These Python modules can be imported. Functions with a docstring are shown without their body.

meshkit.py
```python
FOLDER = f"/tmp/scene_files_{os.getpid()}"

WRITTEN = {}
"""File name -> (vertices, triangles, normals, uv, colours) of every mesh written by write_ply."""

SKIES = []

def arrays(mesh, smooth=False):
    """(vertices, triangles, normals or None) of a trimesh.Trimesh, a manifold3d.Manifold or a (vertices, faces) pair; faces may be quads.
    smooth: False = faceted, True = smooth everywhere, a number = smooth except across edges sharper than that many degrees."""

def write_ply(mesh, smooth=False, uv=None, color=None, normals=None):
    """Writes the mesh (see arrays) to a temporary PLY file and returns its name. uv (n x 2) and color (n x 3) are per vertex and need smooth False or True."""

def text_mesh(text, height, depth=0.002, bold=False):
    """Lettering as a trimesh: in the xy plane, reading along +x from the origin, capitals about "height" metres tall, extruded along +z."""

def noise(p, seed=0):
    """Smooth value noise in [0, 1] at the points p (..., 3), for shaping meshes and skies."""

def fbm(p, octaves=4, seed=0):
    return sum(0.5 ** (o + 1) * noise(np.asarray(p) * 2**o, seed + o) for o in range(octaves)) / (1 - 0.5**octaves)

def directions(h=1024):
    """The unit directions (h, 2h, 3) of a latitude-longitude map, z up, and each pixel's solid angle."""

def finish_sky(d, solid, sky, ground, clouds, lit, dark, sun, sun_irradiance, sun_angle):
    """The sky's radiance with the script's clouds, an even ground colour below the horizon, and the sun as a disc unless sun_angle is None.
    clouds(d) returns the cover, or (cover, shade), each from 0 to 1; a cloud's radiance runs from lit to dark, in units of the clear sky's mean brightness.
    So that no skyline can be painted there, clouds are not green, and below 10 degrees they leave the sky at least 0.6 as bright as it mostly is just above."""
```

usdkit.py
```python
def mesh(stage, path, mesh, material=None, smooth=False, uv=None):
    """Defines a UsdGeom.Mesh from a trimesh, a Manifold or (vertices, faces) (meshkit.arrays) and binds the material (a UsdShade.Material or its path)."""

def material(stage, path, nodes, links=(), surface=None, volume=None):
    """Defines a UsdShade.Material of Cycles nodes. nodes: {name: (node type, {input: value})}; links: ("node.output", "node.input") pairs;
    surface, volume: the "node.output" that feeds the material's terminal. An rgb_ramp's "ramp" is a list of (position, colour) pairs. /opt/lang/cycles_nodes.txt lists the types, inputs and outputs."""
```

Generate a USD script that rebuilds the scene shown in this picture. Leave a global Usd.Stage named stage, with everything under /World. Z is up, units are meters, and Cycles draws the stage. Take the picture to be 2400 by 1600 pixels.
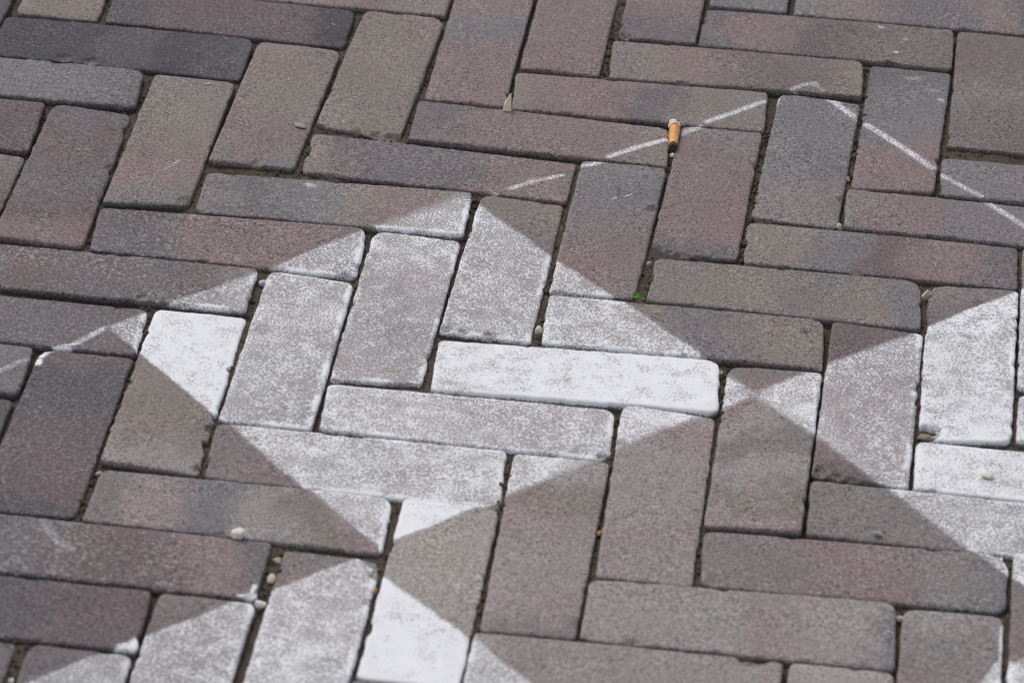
import math
import numpy as np
import trimesh
import usdkit
import meshkit
from pxr import Usd, UsdGeom, UsdLux, UsdShade, Gf, Sdf, Vt

stage = Usd.Stage.CreateInMemory()
UsdGeom.SetStageUpAxis(stage, UsdGeom.Tokens.z)
UsdGeom.SetStageMetersPerUnit(stage, 1.0)
UsdGeom.Xform.Define(stage, '/World')
UsdGeom.Scope.Define(stage, '/World/Looks')

# ---------------------------------------------------------------- camera
cam = UsdGeom.Camera.Define(stage, '/World/camera')
cam.AddTransformOp().Set(Gf.Matrix4d(0.9910551, 0.1275513, 0.03925, 0, -0.1006572, 0.5213318, 0.8473968, 0,
                                     0.0876243, -0.8437677, 0.5295074, 0, 0.5226958, -2.7005575, 1.6097623, 1))
cam.CreateFocalLengthAttr(150.767)
cam.CreateHorizontalApertureAttr(36.0)
cam.CreateVerticalApertureAttr(24.0)
cam.CreateClippingRangeAttr(Gf.Vec2f(0.05, 2000))
cam.CreateFocusDistanceAttr(3.20)
cam.CreateFStopAttr(10.5)
cam.CreateExposureAttr(0.26)

# ---------------------------------------------------------------- sky and a veiled sun
SUN = np.array([-0.38, 0.62, 0.72])
SUN /= np.linalg.norm(SUN)
sky = usdkit.material(stage, '/World/Looks/sky_overcast', {
    's': ('sky_texture', {'sky_type': 'single_scattering', 'sun_disc': False, 'sun_elevation': math.asin(SUN[2]),
                          'sun_rotation': math.atan2(SUN[0], SUN[1]), 'aerosol_density': 3.0}),
    'h': ('hsv', {'saturation': 0.30, 'value': 1.0, 'fac': 1.0}),
    'b': ('background_shader', {'strength': 0.11}),
}, [('s.color', 'h.color'), ('h.color', 'b.color')], surface='b.background')
dome = UsdLux.DomeLight.Define(stage, '/World/sky')
UsdShade.MaterialBindingAPI.Apply(dome.GetPrim()).Bind(sky)
dome.GetPrim().SetCustomDataByKey('kind', 'structure')
dome.GetPrim().SetCustomDataByKey('label', 'pale overcast daylight sky above the pavement')
sun = UsdLux.DistantLight.Define(stage, '/World/sun')
sun.CreateIntensityAttr(0.30)
sun.CreateAngleAttr(24.0)
sun.CreateNormalizeAttr(True)
sun.CreateColorAttr(Gf.Vec3f(1.0, 0.97, 0.93))
z = SUN
x = np.cross([0, 0, 1.0], z); x /= np.linalg.norm(x)
y = np.cross(z, x)
sun.AddTransformOp().Set(Gf.Matrix4d(*[float(v) for r in ((*x, 0), (*y, 0), (*z, 0), (0, 0, 5, 1)) for v in r]))

# ---------------------------------------------------------------- survey of the paving, in millimetres
BRICKS = [  # tones of left and lower-left bricks also carry painted-in lens corner darkening
('H',-3,3,[-203.6,272.3,-3.7,277.3,-2.8,209.0,-203.7,209.0],'KKCKC',0.0,(6,11,5,6)),
('H',-2,4,[-126.1,342.3,67.5,342.2,68.6,279.1,-126.1,281.4],'CDDDK',0.0,(6,9,6,5)),
('H',-1,5,[-60.5,406.4,139.8,406.4,139.8,345.3,-60.5,345.3],'BBRB',0.0,(6,6,5,5)),
('H',-4,2,[-277.4,205.9,-78.0,205.9,-73.9,147.2,-277.4,147.2],'CSSSC',0.0,(6,13,6,6)),
('H',-5,1,[-341.7,140.4,-142.6,140.4,-138.1,62.4,-341.7,62.4],'DDD',0.0,(6,6,5,5)),
('H',0,0,[-1.3,66.0,200.3,68.0,201.6,1.3,1.2,3.3],'GCSBRG',0.55,(6,6,6,6)),
('H',1,1,[67.5,137.1,271.6,128.9,271.1,68.8,69.2,75.4],'BCCRR',0.0,(6,6,5,5)),
('H',2,2,[140.3,203.0,336.1,198.1,340.2,135.6,140.7,138.8],'CRRRB',0.0,(5,10,5,5)),
('H',3,3,[208.7,262.8,406.7,269.9,408.5,205.7,212.7,203.9],'BRRCBG',0.0,(6,6,5,5)),
('H',4,4,[277.6,334.6,477.9,332.4,480.5,273.7,281.3,271.1],'GBREEB',0.0,(5,9,6,5)),
('H',5,5,[346.5,402.9,547.5,402.8,548.3,335.2,345.8,339.4],'CRDEE',0.0,(8,6,6,5)),
('H',6,6,[417.6,471.4,619.1,471.4,619.1,406.6,417.6,406.7],'GRmmRm',0.0,(6,6,5,5)),
('H',-1,-1,[-67.3,-8.1,131.0,-0.4,133.7,-67.7,-63.8,-65.0],'CmRRRm',0.58,(6,12,7,5)),
('H',-2,-2,[-137.2,-69.1,62.0,-69.7,63.6,-132.0,-137.2,-132.0],'mdmmdG',0.5,(6,6,5,5)),
('H',-3,-3,[-203.3,-142.9,-5.1,-142.4,-1.6,-202.7,-203.3,-202.5],'mmmmd',0.5,(6,6,5,5)),
('H',-4,-4,[-272.4,-205.7,-73.5,-205.7,-70.6,-266.7,-272.4,-266.6],'GS',0.0,(6,6,5,5)),
('H',3,-3,[205.4,-141.3,403.7,-133.7,408.0,-201.4,208.4,-206.8],'BBBGG',0.92,(4,10,6,5)),
('H',2,-4,[137.7,-214.1,337.8,-207.2,340.4,-272.4,141.2,-272.6],'GRRRG',0.62,(5,11,6,5)),
('H',1,-5,[71.3,-279.9,270.4,-275.4,274.1,-342.5,73.9,-342.8],'GRGRG',0.68,(5,5,5,5)),
('H',0,-6,[6.2,-348.5,202.3,-345.5,204.7,-409.3,4.6,-407.9],'GPSLBP',0.62,(8,11,7,5)),
('H',-1,-7,[-68.4,-411.4,132.8,-411.8,133.4,-477.8,-68.4,-477.8],'dCDdRm',0.85,(6,6,5,5)),
('H',-2,-8,[-133.4,-480.8,66.3,-480.9,69.4,-545.7,-133.4,-545.7],'CCCDD',0.8,(6,6,5,5)),
('H',-3,-9,[-208.1,-548.9,-6.7,-548.9,-6.7,-612.4,-208.1,-612.4],'CCm',0.0,(6,6,5,5)),
('H',4,-2,[274.9,-67.6,473.0,-64.2,476.7,-129.3,277.7,-133.6],'GRBSBB',0.62,(5,11,5,5)),
('H',5,-1,[345.7,-0.6,539.0,3.9,543.1,-62.1,344.7,-59.9],'GBBGBS',0.0,(5,14,5,5)),
('H',6,0,[407.7,67.5,608.8,68.2,610.0,6.7,409.8,6.7],'BBSDRRC',0.0,(6,6,5,5)),
('H',7,1,[478.4,129.5,679.8,129.5,679.8,71.3,478.7,71.3],'GRSSRR',0.0,(6,6,5,5)),
('H',8,2,[547.0,195.2,747.6,195.1,747.6,134.4,548.6,134.4],'SSS',0.0,(6,6,5,5)),
('H',8,-4,[546.7,-208.9,748.5,-208.9,748.5,-269.1,548.4,-269.1],'TBT',0.78,(6,6,5,5)),
('H',7,-5,[478.7,-273.2,680.5,-273.2,680.5,-335.0,479.4,-335.2],'GGGCD',0.6,(6,6,5,5)),
('H',6,-6,[412.1,-346.2,613.6,-338.0,614.1,-402.3,415.6,-407.4],'GGRRGS',0.6,(8,17,9,9)),
('H',5,-7,[344.1,-416.1,543.1,-406.9,545.6,-478.3,344.6,-481.0],'LLLPLS',0.0,(6,10,4,8)),
('H',4,-8,[278.1,-489.7,475.1,-483.3,475.1,-551.4,278.1,-551.4],'LLLLP',0.6,(6,6,5,5)),
('H',9,-3,[615.7,-136.3,816.9,-136.3,816.9,-198.2,615.2,-198.2],'GG',0.72,(6,6,5,5)),
('V',-3,4,[-197.5,482.0,-132.5,482.0,-132.5,281.8,-197.5,279.2],'BBB',0.0,(6,6,5,5)),
('V',-4,3,[-269.8,411.8,-205.9,411.8,-206.5,211.4,-269.8,211.3],'CCC',0.0,(6,6,5,5)),
('V',-3,-2,[-203.4,58.9,-139.8,58.9,-140.0,-139.7,-203.4,-139.8],'GDD',0.0,(6,6,5,5)),
('V',-2,-7,[-136.8,-274.2,-72.0,-274.2,-72.0,-475.7,-136.8,-475.7],'CCC',0.0,(6,6,5,5)),
('V',-1,0,[-69.2,205.5,-5.1,202.2,-5.0,8.5,-68.4,3.5],'GBBBRG',0.0,(5,7,10,4)),
('V',-2,-1,[-135.6,139.1,-74.4,137.5,-69.3,-65.0,-135.7,-65.0],'mdmdR',0.0,(13,8,6,6)),
('V',0,1,[0.9,273.1,67.0,271.9,62.5,77.9,-2.5,77.4],'BBBRG',0.0,(8,10,6,4)),
('V',1,2,[75.6,341.1,140.3,339.4,133.9,136.8,67.1,150.0],'BBBBB',0.0,(8,9,3,3)),
('V',2,3,[142.9,407.2,206.2,407.2,206.3,204.8,143.0,209.9],'RRSRRR',0.0,(6,6,5,5)),
('V',3,4,[210.6,469.8,273.2,469.8,273.2,268.3,210.6,268.4],'CRRR',0.0,(6,6,5,5)),
('V',4,5,[281.3,540.4,343.4,540.4,343.2,337.7,281.3,340.0],'RRRC',0.0,(5,5,5,9)),
('V',5,6,[348.9,606.9,411.1,606.9,411.1,407.4,348.9,405.9],'SSS',0.0,(6,6,5,5)),
('V',8,3,[551.0,402.8,615.1,402.8,615.1,213.0,550.8,213.0],'EEGEE',0.0,(6,6,5,5)),
('V',7,2,[484.6,333.6,548.5,330.6,542.9,136.2,481.0,132.9],'CSSRR',0.0,(6,6,5,5)),
('V',6,1,[416.5,270.2,479.9,262.4,474.1,71.6,409.2,77.3],'SSSGG',0.0,(12,5,5,6)),
('V',5,0,[345.4,201.3,407.7,201.1,404.2,9.1,339.9,8.5],'GRRRC',0.0,(8,5,5,16)),
('V',4,-1,[275.3,133.6,340.4,131.4,335.5,-59.7,273.9,-60.1],'GSGRG',0.58,(6,6,5,5)),
('V',3,-2,[207.5,66.5,269.5,65.2,268.7,-131.8,203.8,-131.8],'BGRG',0.58,(10,4,5,5)),
('V',2,-3,[136.7,-0.9,201.1,-5.2,200.9,-201.1,137.1,-205.8],'GRGGR',0.48,(11,5,5,5)),
('V',1,-4,[70.4,-70.6,133.2,-76.8,135.1,-274.1,71.1,-274.9],'GRGG',0.56,(9,8,5,5)),
('V',0,-5,[0.2,-137.9,65.4,-135.7,69.4,-342.0,2.3,-338.2],'BBBBL',0.93,(6,6,5,5)),
('V',-1,-6,[-68.1,-207.3,-1.9,-207.0,-0.1,-407.7,-68.4,-407.7],'dCCDDC',0.0,(13,6,7,6)),
('V',6,-5,[411.0,-135.2,476.5,-137.8,475.8,-338.6,411.6,-337.8],'GRLGLBP',0.72,(10,5,5,4)),
('V',5,-6,[342.9,-205.9,407.4,-207.1,409.9,-408.9,347.1,-412.2],'LPLLPL',0.66,(9,5,5,4)),
('V',4,-7,[276.1,-275.5,341.6,-276.5,341.4,-482.1,280.3,-482.4],'LBPLPG',0.66,(6,6,5,5)),
('V',3,-8,[210.7,-345.6,274.9,-346.2,275.3,-546.5,210.7,-546.5],'TTTTT',0.97,(5,8,5,5)),
('V',2,-9,[141.8,-414.8,206.5,-419.2,206.5,-618.5,141.8,-618.5],'GRGG',0.62,(5,14,6,6)),
('V',1,-10,[71.9,-480.7,134.1,-483.2,134.2,-681.6,72.0,-681.6],'GDGG',0.56,(6,6,5,5)),
('V',0,-11,[2.0,-548.6,68.1,-551.4,68.2,-749.3,2.1,-749.3],'mmG',0.54,(6,6,5,5)),
('V',7,-4,[479.6,-64.3,544.4,-67.5,544.0,-269.8,478.7,-267.8],'DDRRD',0.53,(5,5,4,5)),
('V',8,-3,[546.4,0.2,610.6,3.1,611.5,-198.8,548.3,-206.3],'GDGSG',0.76,(13,4,4,10)),
('V',9,-2,[612.7,67.9,677.8,67.9,677.8,-131.6,614.5,-131.6],'GGG',0.6,(7,6,6,6)),
('V',8,-9,[548.3,-408.2,613.1,-406.0,613.1,-608.6,548.3,-608.6],'LGRDR',0.7,(9,9,6,6)),
('V',9,-8,[617.6,-338.8,682.5,-338.8,682.5,-537.8,617.6,-537.8],'GRR',0.7,(6,6,5,5)),
('V',7,-10,[479.3,-482.9,545.6,-481.4,545.6,-683.3,479.3,-683.3],'TBGG',0.0,(6,6,5,5))]
MARGIN = [
('V',-8,5,[-544.1,546.1,-479.2,546.1,-479.2,344.6,-544.1,344.6]),
('V',-7,6,[-475.4,614.6,-410.5,614.6,-410.5,413.1,-475.4,413.1]),
('H',-9,9,[-612.1,682.3,-410.6,682.3,-410.6,617.4,-612.1,617.4]),
('V',-6,7,[-406.7,682.9,-341.8,682.9,-341.8,481.4,-406.7,481.4]),
('H',-8,10,[-543.6,750.5,-342.1,750.5,-342.1,685.6,-543.6,685.6]),
('V',-5,8,[-338.2,750.9,-273.3,750.9,-273.3,549.5,-338.2,549.5]),
('V',-4,9,[-269.9,818.8,-205.0,818.8,-205.0,617.3,-269.9,617.3]),
('V',-8,-1,[-545.4,135.3,-480.5,135.3,-480.5,-66.2,-545.4,-66.2]),
('V',-7,0,[-477.3,203.8,-412.4,203.8,-412.4,2.3,-477.3,2.3]),
('H',-9,3,[-613.3,272.6,-411.8,272.6,-411.8,207.7,-613.3,207.7]),
('V',-6,1,[-409.3,272.6,-344.4,272.6,-344.4,71.1,-409.3,71.1]),
('H',-8,4,[-544.6,341.4,-343.1,341.4,-343.1,276.6,-544.6,276.6]),
('V',-5,2,[-340.8,342.2,-275.9,342.2,-275.9,140.7,-340.8,140.7]),
('H',-7,5,[-475.4,410.4,-273.9,410.4,-273.9,345.6,-475.4,345.6]),
('H',-6,6,[-405.7,479.4,-204.3,479.4,-204.3,414.5,-405.7,414.5]),
('H',-5,7,[-337.0,547.6,-135.6,547.6,-135.6,482.7,-337.0,482.7]),
('V',-2,5,[-131.3,547.8,-66.4,547.8,-66.4,346.3,-131.3,346.3]),
('H',-4,8,[-269.2,614.8,-67.7,614.8,-67.7,549.9,-269.2,549.9]),
('V',-1,6,[-63.8,613.8,1.1,613.8,1.1,412.3,-63.8,412.3]),
('H',-3,9,[-201.1,682.0,0.3,682.0,0.3,617.1,-201.1,617.1]),
('V',0,7,[4.2,680.9,69.1,680.9,69.1,479.4,4.2,479.4]),
('H',-2,10,[-133.0,749.5,68.5,749.5,68.5,684.6,-133.0,684.6]),
('V',1,8,[72.4,748.3,137.3,748.3,137.3,546.8,72.4,546.8]),
('V',2,9,[140.7,816.0,205.6,816.0,205.6,614.5,140.7,614.5]),
('V',-8,-7,[-545.2,-274.8,-480.3,-274.8,-480.3,-476.3,-545.2,-476.3]),
('V',-7,-6,[-477.0,-206.4,-412.1,-206.4,-412.1,-407.9,-477.0,-407.9]),
('H',-9,-3,[-613.6,-138.2,-412.1,-138.2,-412.1,-203.0,-613.6,-203.0]),
('V',-6,-5,[-408.8,-138.0,-343.9,-138.0,-343.9,-339.5,-408.8,-339.5]),
('H',-8,-2,[-545.4,-70.0,-343.9,-70.0,-343.9,-134.9,-545.4,-134.9]),
('V',-5,-4,[-340.5,-69.9,-275.6,-69.9,-275.6,-271.4,-340.5,-271.4]),
('H',-7,-1,[-477.3,-2.0,-275.8,-2.0,-275.8,-66.9,-477.3,-66.9]),
('V',-4,-3,[-272.2,-3.7,-207.3,-3.7,-207.3,-205.2,-272.2,-205.2]),
('H',-6,0,[-409.5,66.1,-208.0,66.1,-208.0,1.2,-409.5,1.2]),
('H',0,6,[4.9,475.2,206.4,475.2,206.4,410.3,4.9,410.3]),
('H',1,7,[72.9,542.1,274.4,542.1,274.4,477.2,72.9,477.2]),
('H',2,8,[141.5,609.6,343.0,609.6,343.0,544.7,141.5,544.7]),
('H',3,9,[209.8,677.7,411.3,677.7,411.3,612.8,209.8,612.8]),
('V',6,7,[415.4,676.7,480.2,676.7,480.2,475.2,415.4,475.2]),
('H',4,10,[277.8,746.4,479.3,746.4,479.3,681.5,277.8,681.5]),
('V',7,8,[483.0,746.1,547.9,746.1,547.9,544.6,483.0,544.6]),
('V',8,9,[550.7,815.1,615.6,815.1,615.6,613.6,550.7,613.6]),
('V',-8,-13,[-545.1,-684.8,-480.2,-684.8,-480.2,-886.3,-545.1,-886.3]),
('V',-7,-12,[-476.9,-616.5,-412.1,-616.5,-412.1,-818.0,-476.9,-818.0]),
('H',-9,-9,[-613.5,-548.1,-412.0,-548.1,-412.0,-613.0,-613.5,-613.0]),
('V',-6,-11,[-408.9,-548.2,-344.0,-548.2,-344.0,-749.7,-408.9,-749.7]),
('H',-8,-8,[-545.3,-479.8,-343.8,-479.8,-343.8,-544.7,-545.3,-544.7]),
('V',-5,-10,[-340.9,-479.8,-276.0,-479.8,-276.0,-681.3,-340.9,-681.3]),
('H',-7,-7,[-477.1,-411.4,-275.6,-411.4,-275.6,-476.3,-477.1,-476.3]),
('V',-4,-9,[-272.9,-411.5,-208.0,-411.5,-208.0,-613.0,-272.9,-613.0]),
('H',-6,-6,[-408.8,-342.8,-207.4,-342.8,-207.4,-407.7,-408.8,-407.7]),
('V',-3,-8,[-204.3,-343.1,-139.5,-343.1,-139.5,-544.5,-204.3,-544.5]),
('H',-5,-5,[-340.6,-273.5,-139.1,-273.5,-139.1,-338.4,-340.6,-338.4]),
('V',9,4,[618.5,474.7,683.4,474.7,683.4,273.2,618.5,273.2]),
('H',7,7,[484.0,540.8,685.4,540.8,685.4,475.9,484.0,475.9]),
('V',10,5,[686.7,542.5,751.6,542.5,751.6,341.0,686.7,341.0]),
('H',8,8,[551.0,610.0,752.4,610.0,752.4,545.1,551.0,545.1]),
('V',11,6,[754.7,610.9,819.6,610.9,819.6,409.5,754.7,409.5]),
('H',9,9,[618.6,678.9,820.1,678.9,820.1,614.0,618.6,614.0]),
('V',12,7,[822.8,679.5,887.7,679.5,887.7,478.0,822.8,478.0]),
('H',10,10,[686.5,747.6,888.0,747.6,888.0,682.8,686.5,682.8]),
('V',13,8,[890.9,748.1,955.8,748.1,955.8,546.6,890.9,546.6]),
('H',-6,-12,[-408.8,-753.2,-207.3,-753.2,-207.3,-818.1,-408.8,-818.1]),
('H',-5,-11,[-341.0,-684.8,-139.5,-684.8,-139.5,-749.7,-341.0,-749.7]),
('V',-2,-13,[-135.4,-684.9,-70.5,-684.9,-70.5,-886.4,-135.4,-886.4]),
('H',-4,-10,[-274.0,-616.3,-72.6,-616.3,-72.6,-681.1,-274.0,-681.1]),
('V',-1,-12,[-66.6,-616.5,-1.7,-616.5,-1.7,-818.0,-66.6,-818.0]),
('V',10,-1,[682.9,135.5,747.8,135.5,747.8,-66.0,682.9,-66.0]),
('V',11,0,[752.1,202.1,817.0,202.1,817.0,0.6,752.1,0.6]),
('H',9,3,[616.0,268.4,817.5,268.4,817.5,203.5,616.0,203.5]),
('V',12,1,[820.9,270.3,885.8,270.3,885.8,68.8,820.9,68.8]),
('H',10,4,[685.2,337.9,886.7,337.9,886.7,273.0,685.2,273.0]),
('V',13,2,[889.7,338.7,954.6,338.7,954.6,137.3,889.7,137.3]),
('H',11,5,[753.8,406.5,955.3,406.5,955.3,341.6,753.8,341.6]),
('H',12,6,[822.2,475.0,1023.7,475.0,1023.7,410.1,822.2,410.1]),
('H',0,-12,[2.3,-753.5,203.7,-753.5,203.7,-818.4,2.3,-818.4]),
('H',1,-11,[70.8,-685.7,272.3,-685.7,272.3,-750.5,70.8,-750.5]),
('V',4,-13,[275.6,-685.8,340.5,-685.8,340.5,-887.3,275.6,-887.3]),
('H',2,-10,[139.5,-618.2,341.0,-618.2,341.0,-683.1,139.5,-683.1]),
('V',5,-12,[343.9,-617.8,408.8,-617.8,408.8,-819.3,343.9,-819.3]),
('H',3,-9,[207.9,-551.2,409.3,-551.2,409.3,-616.1,207.9,-616.1]),
('V',6,-11,[412.1,-549.6,477.0,-549.6,477.0,-751.1,412.1,-751.1]),
('V',10,-7,[685.0,-271.5,749.8,-271.5,749.8,-473.0,685.0,-473.0]),
('V',11,-6,[752.6,-204.6,817.5,-204.6,817.5,-406.1,752.6,-406.1]),
('V',12,-5,[820.7,-136.5,885.6,-136.5,885.6,-338.0,820.7,-338.0]),
('H',10,-2,[683.6,-67.9,885.1,-67.9,885.1,-132.7,683.6,-132.7]),
('V',13,-4,[889.0,-68.6,953.9,-68.6,953.9,-270.1,889.0,-270.1]),
('H',11,-1,[752.1,-0.7,953.6,-0.7,953.6,-65.6,752.1,-65.6]),
('H',12,0,[820.7,66.8,1022.2,66.8,1022.2,2.0,820.7,2.0]),
('H',6,-12,[412.0,-753.4,613.5,-753.4,613.5,-818.3,412.0,-818.3]),
('H',7,-11,[480.2,-684.7,681.7,-684.7,681.7,-749.6,480.2,-749.6]),
('V',10,-13,[685.1,-684.1,749.9,-684.1,749.9,-885.5,685.1,-885.5]),
('H',8,-10,[548.5,-615.2,750.0,-615.2,750.0,-680.1,548.5,-680.1]),
('V',11,-12,[753.3,-615.3,818.2,-615.3,818.2,-816.8,753.3,-816.8]),
('H',9,-9,[616.8,-545.5,818.3,-545.5,818.3,-610.4,616.8,-610.4]),
('V',12,-11,[821.6,-546.6,886.5,-546.6,886.5,-748.1,821.6,-748.1]),
('H',10,-8,[685.1,-476.9,886.6,-476.9,886.6,-541.8,685.1,-541.8]),
('V',13,-10,[889.8,-478.3,954.7,-478.3,954.7,-679.8,889.8,-679.8]),
('H',11,-7,[753.1,-409.3,954.6,-409.3,954.6,-474.2,753.1,-474.2]),
('H',12,-6,[821.2,-341.6,1022.7,-341.6,1022.7,-406.5,821.2,-406.5]),
('H',12,-12,[821.5,-752.2,1023.0,-752.2,1023.0,-817.1,821.5,-817.1])]
D1 = [(192.7,65.2),(436.1,-171.0),(203.1,-405.3),(-29.1,-171.4)]
D2 = [(662.3,52.8),(892.4,-183.2),(658.5,-407.9),(428.4,-171.9)]
D3 = [(190.4,-416.2),(441.1,-644.5),(206.2,-868.1),(-44.6,-639.7)]
D4 = [(629.9,-449.5),(708.7,-509.2),(613.4,-613.4),(538.1,-566.8),(600.9,-479.9)]
OUT = [([(207.3,64.9),(217.9,70.2)],3.78,0.52),([(226.7,79.8),(243.0,94.2),(263.4,108.1)],4.54,0.47),([(277.4,124.8),(284.6,127.6),(292.4,133.8)],5.3,0.52),([(295.2,141.1),(317.0,162.3),(334.6,177.3)],6.05,0.54),([(346.7,188.0),(360.2,203.7)],6.05,0.49),([(363.5,211.3),(383.4,230.6),(407.5,255.0)],5.3,0.55),([(415.2,251.7),(416.3,263.2),(419.9,268.9),(429.1,272.1)],2.65,0.59),([(425.5,275.0),(434.7,283.9),(442.2,287.6),(443.8,283.6)],5.3,0.36),([(443.8,283.6),(449.6,277.0)],3.03,0.39),([(453.5,268.6),(465.1,255.4),(475.2,242.8)],6.81,0.55),([(475.2,242.8),(478.9,235.9)],3.03,0.46),([(486.7,234.0),(511.0,207.2),(540.2,173.2)],6.43,0.54),([(548.3,164.8),(562.5,151.1),(578.6,137.2)],5.3,0.52),([(582.0,130.7),(596.0,116.5),(622.3,88.4)],6.05,0.49)]
LEFT = [([(-29.4,-172.6),(-36.6,-183.9),(-43.4,-193.3)],5,0.5),([(-42.8,-194.9),(-48.6,-198.9),(-56.0,-202.6)],4,0.55),([(-49.0,-204.1),(-56.5,-204.4),(-62.8,-207.9),(-65.7,-215.3)],6,0.95),([(-65.7,-222.2),(-66.0,-226.2)],5,0.9),([(-71.5,-220.4),(-79.7,-230.0),(-93.8,-247.3)],5,0.27)]
RIM = [([(194.9,-396.4),(202.2,-409.0),(202.7,-426.2)],1,0.0)]
R1 = [([(204.5,-405.1),(203.0,-389.8),(202.5,-370.2)],5,0.85),([(182.0,-409.8),(191.8,-410.9)],3,0.45)]
R2 = [([(601.8,-336.5),(609.6,-340.5),(612.6,-347.5),(613.8,-359.6)],4,0.9)]
R4 = [([(612.5,-418.2),(612.8,-434.8),(613.2,-467.5),(610.4,-481.8)],4,0.75),([(613.9,-462.7),(609.0,-477.5)],12,0.6)]
R3 = [([(123.1,-476.1),(130.0,-473.8),(130.6,-463.6)],3.2,0.75),([(58.0,-542.5),(63.4,-539.2),(66.6,-534.8)],4,0.7)]
SMEAR1 = [([(-20.8,-411.5),(-16.5,-420.8),(-10.0,-431.7),(-2.9,-438.3),(5.4,-444.7)],6,0.2),([(-6.1,-415.9),(0.2,-415.7)],5,0.14)]
SMEAR2 = [([(515.5,316.1),(522.2,316.0)],6,0.2),([(501.1,332.7),(505.8,332.2)],5,0.16),([(532.5,298.0),(538.6,298.5)],5,0.14),([(541.6,283.5),(543.6,282.5)],4,0.4),([(501.3,354.7),(505.4,354.8)],4,0.3),([(509.0,377.7),(510.4,377.2)],3,0.5),([(488.1,395.0),(489.5,394.6)],4,0.45)]
SCRATCH = [([(-33.1,56.3),(-28.3,63.8),(-24.0,73.3)],1.6,0.5)]
SMEAR3 = [([(77.6,58.0),(81.8,56.2)],7,0.36)]
GRIT = [[(410.5,204.2),(409.8,130.0),(411.2,21.1)],[(478.4,323.7),(480.1,266.9),(478.6,170.3),(477.4,136.8)],[(-0.8,-219.3),(0.8,-274.7),(1.1,-328.5)],[(3.2,-351.9),(2.6,-380.6),(3.2,-408.6)],[(138.1,-418.5),(139.4,-445.4),(136.9,-475.0)],[(275.0,-449.4),(276.9,-491.9)],[(279.8,371.8),(278.6,334.3),(277.3,268.4)],[(405.6,-146.9),(407.6,-197.0)],[(-4.9,-139.1),(0.1,-173.3)],[(204.3,63.0),(203.8,43.5)],[(271.9,-103.2),(272.7,-132.2)],[(342.1,-253.2),(343.2,-290.3)],[(468.8,222.8),(477.4,136.8)],[(273.0,-287.7),(274.5,-339.7)],[(206.3,-428.0),(207.1,-500.1)],[(-5.6,-553.2),(-1.7,-593.8)]]
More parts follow.
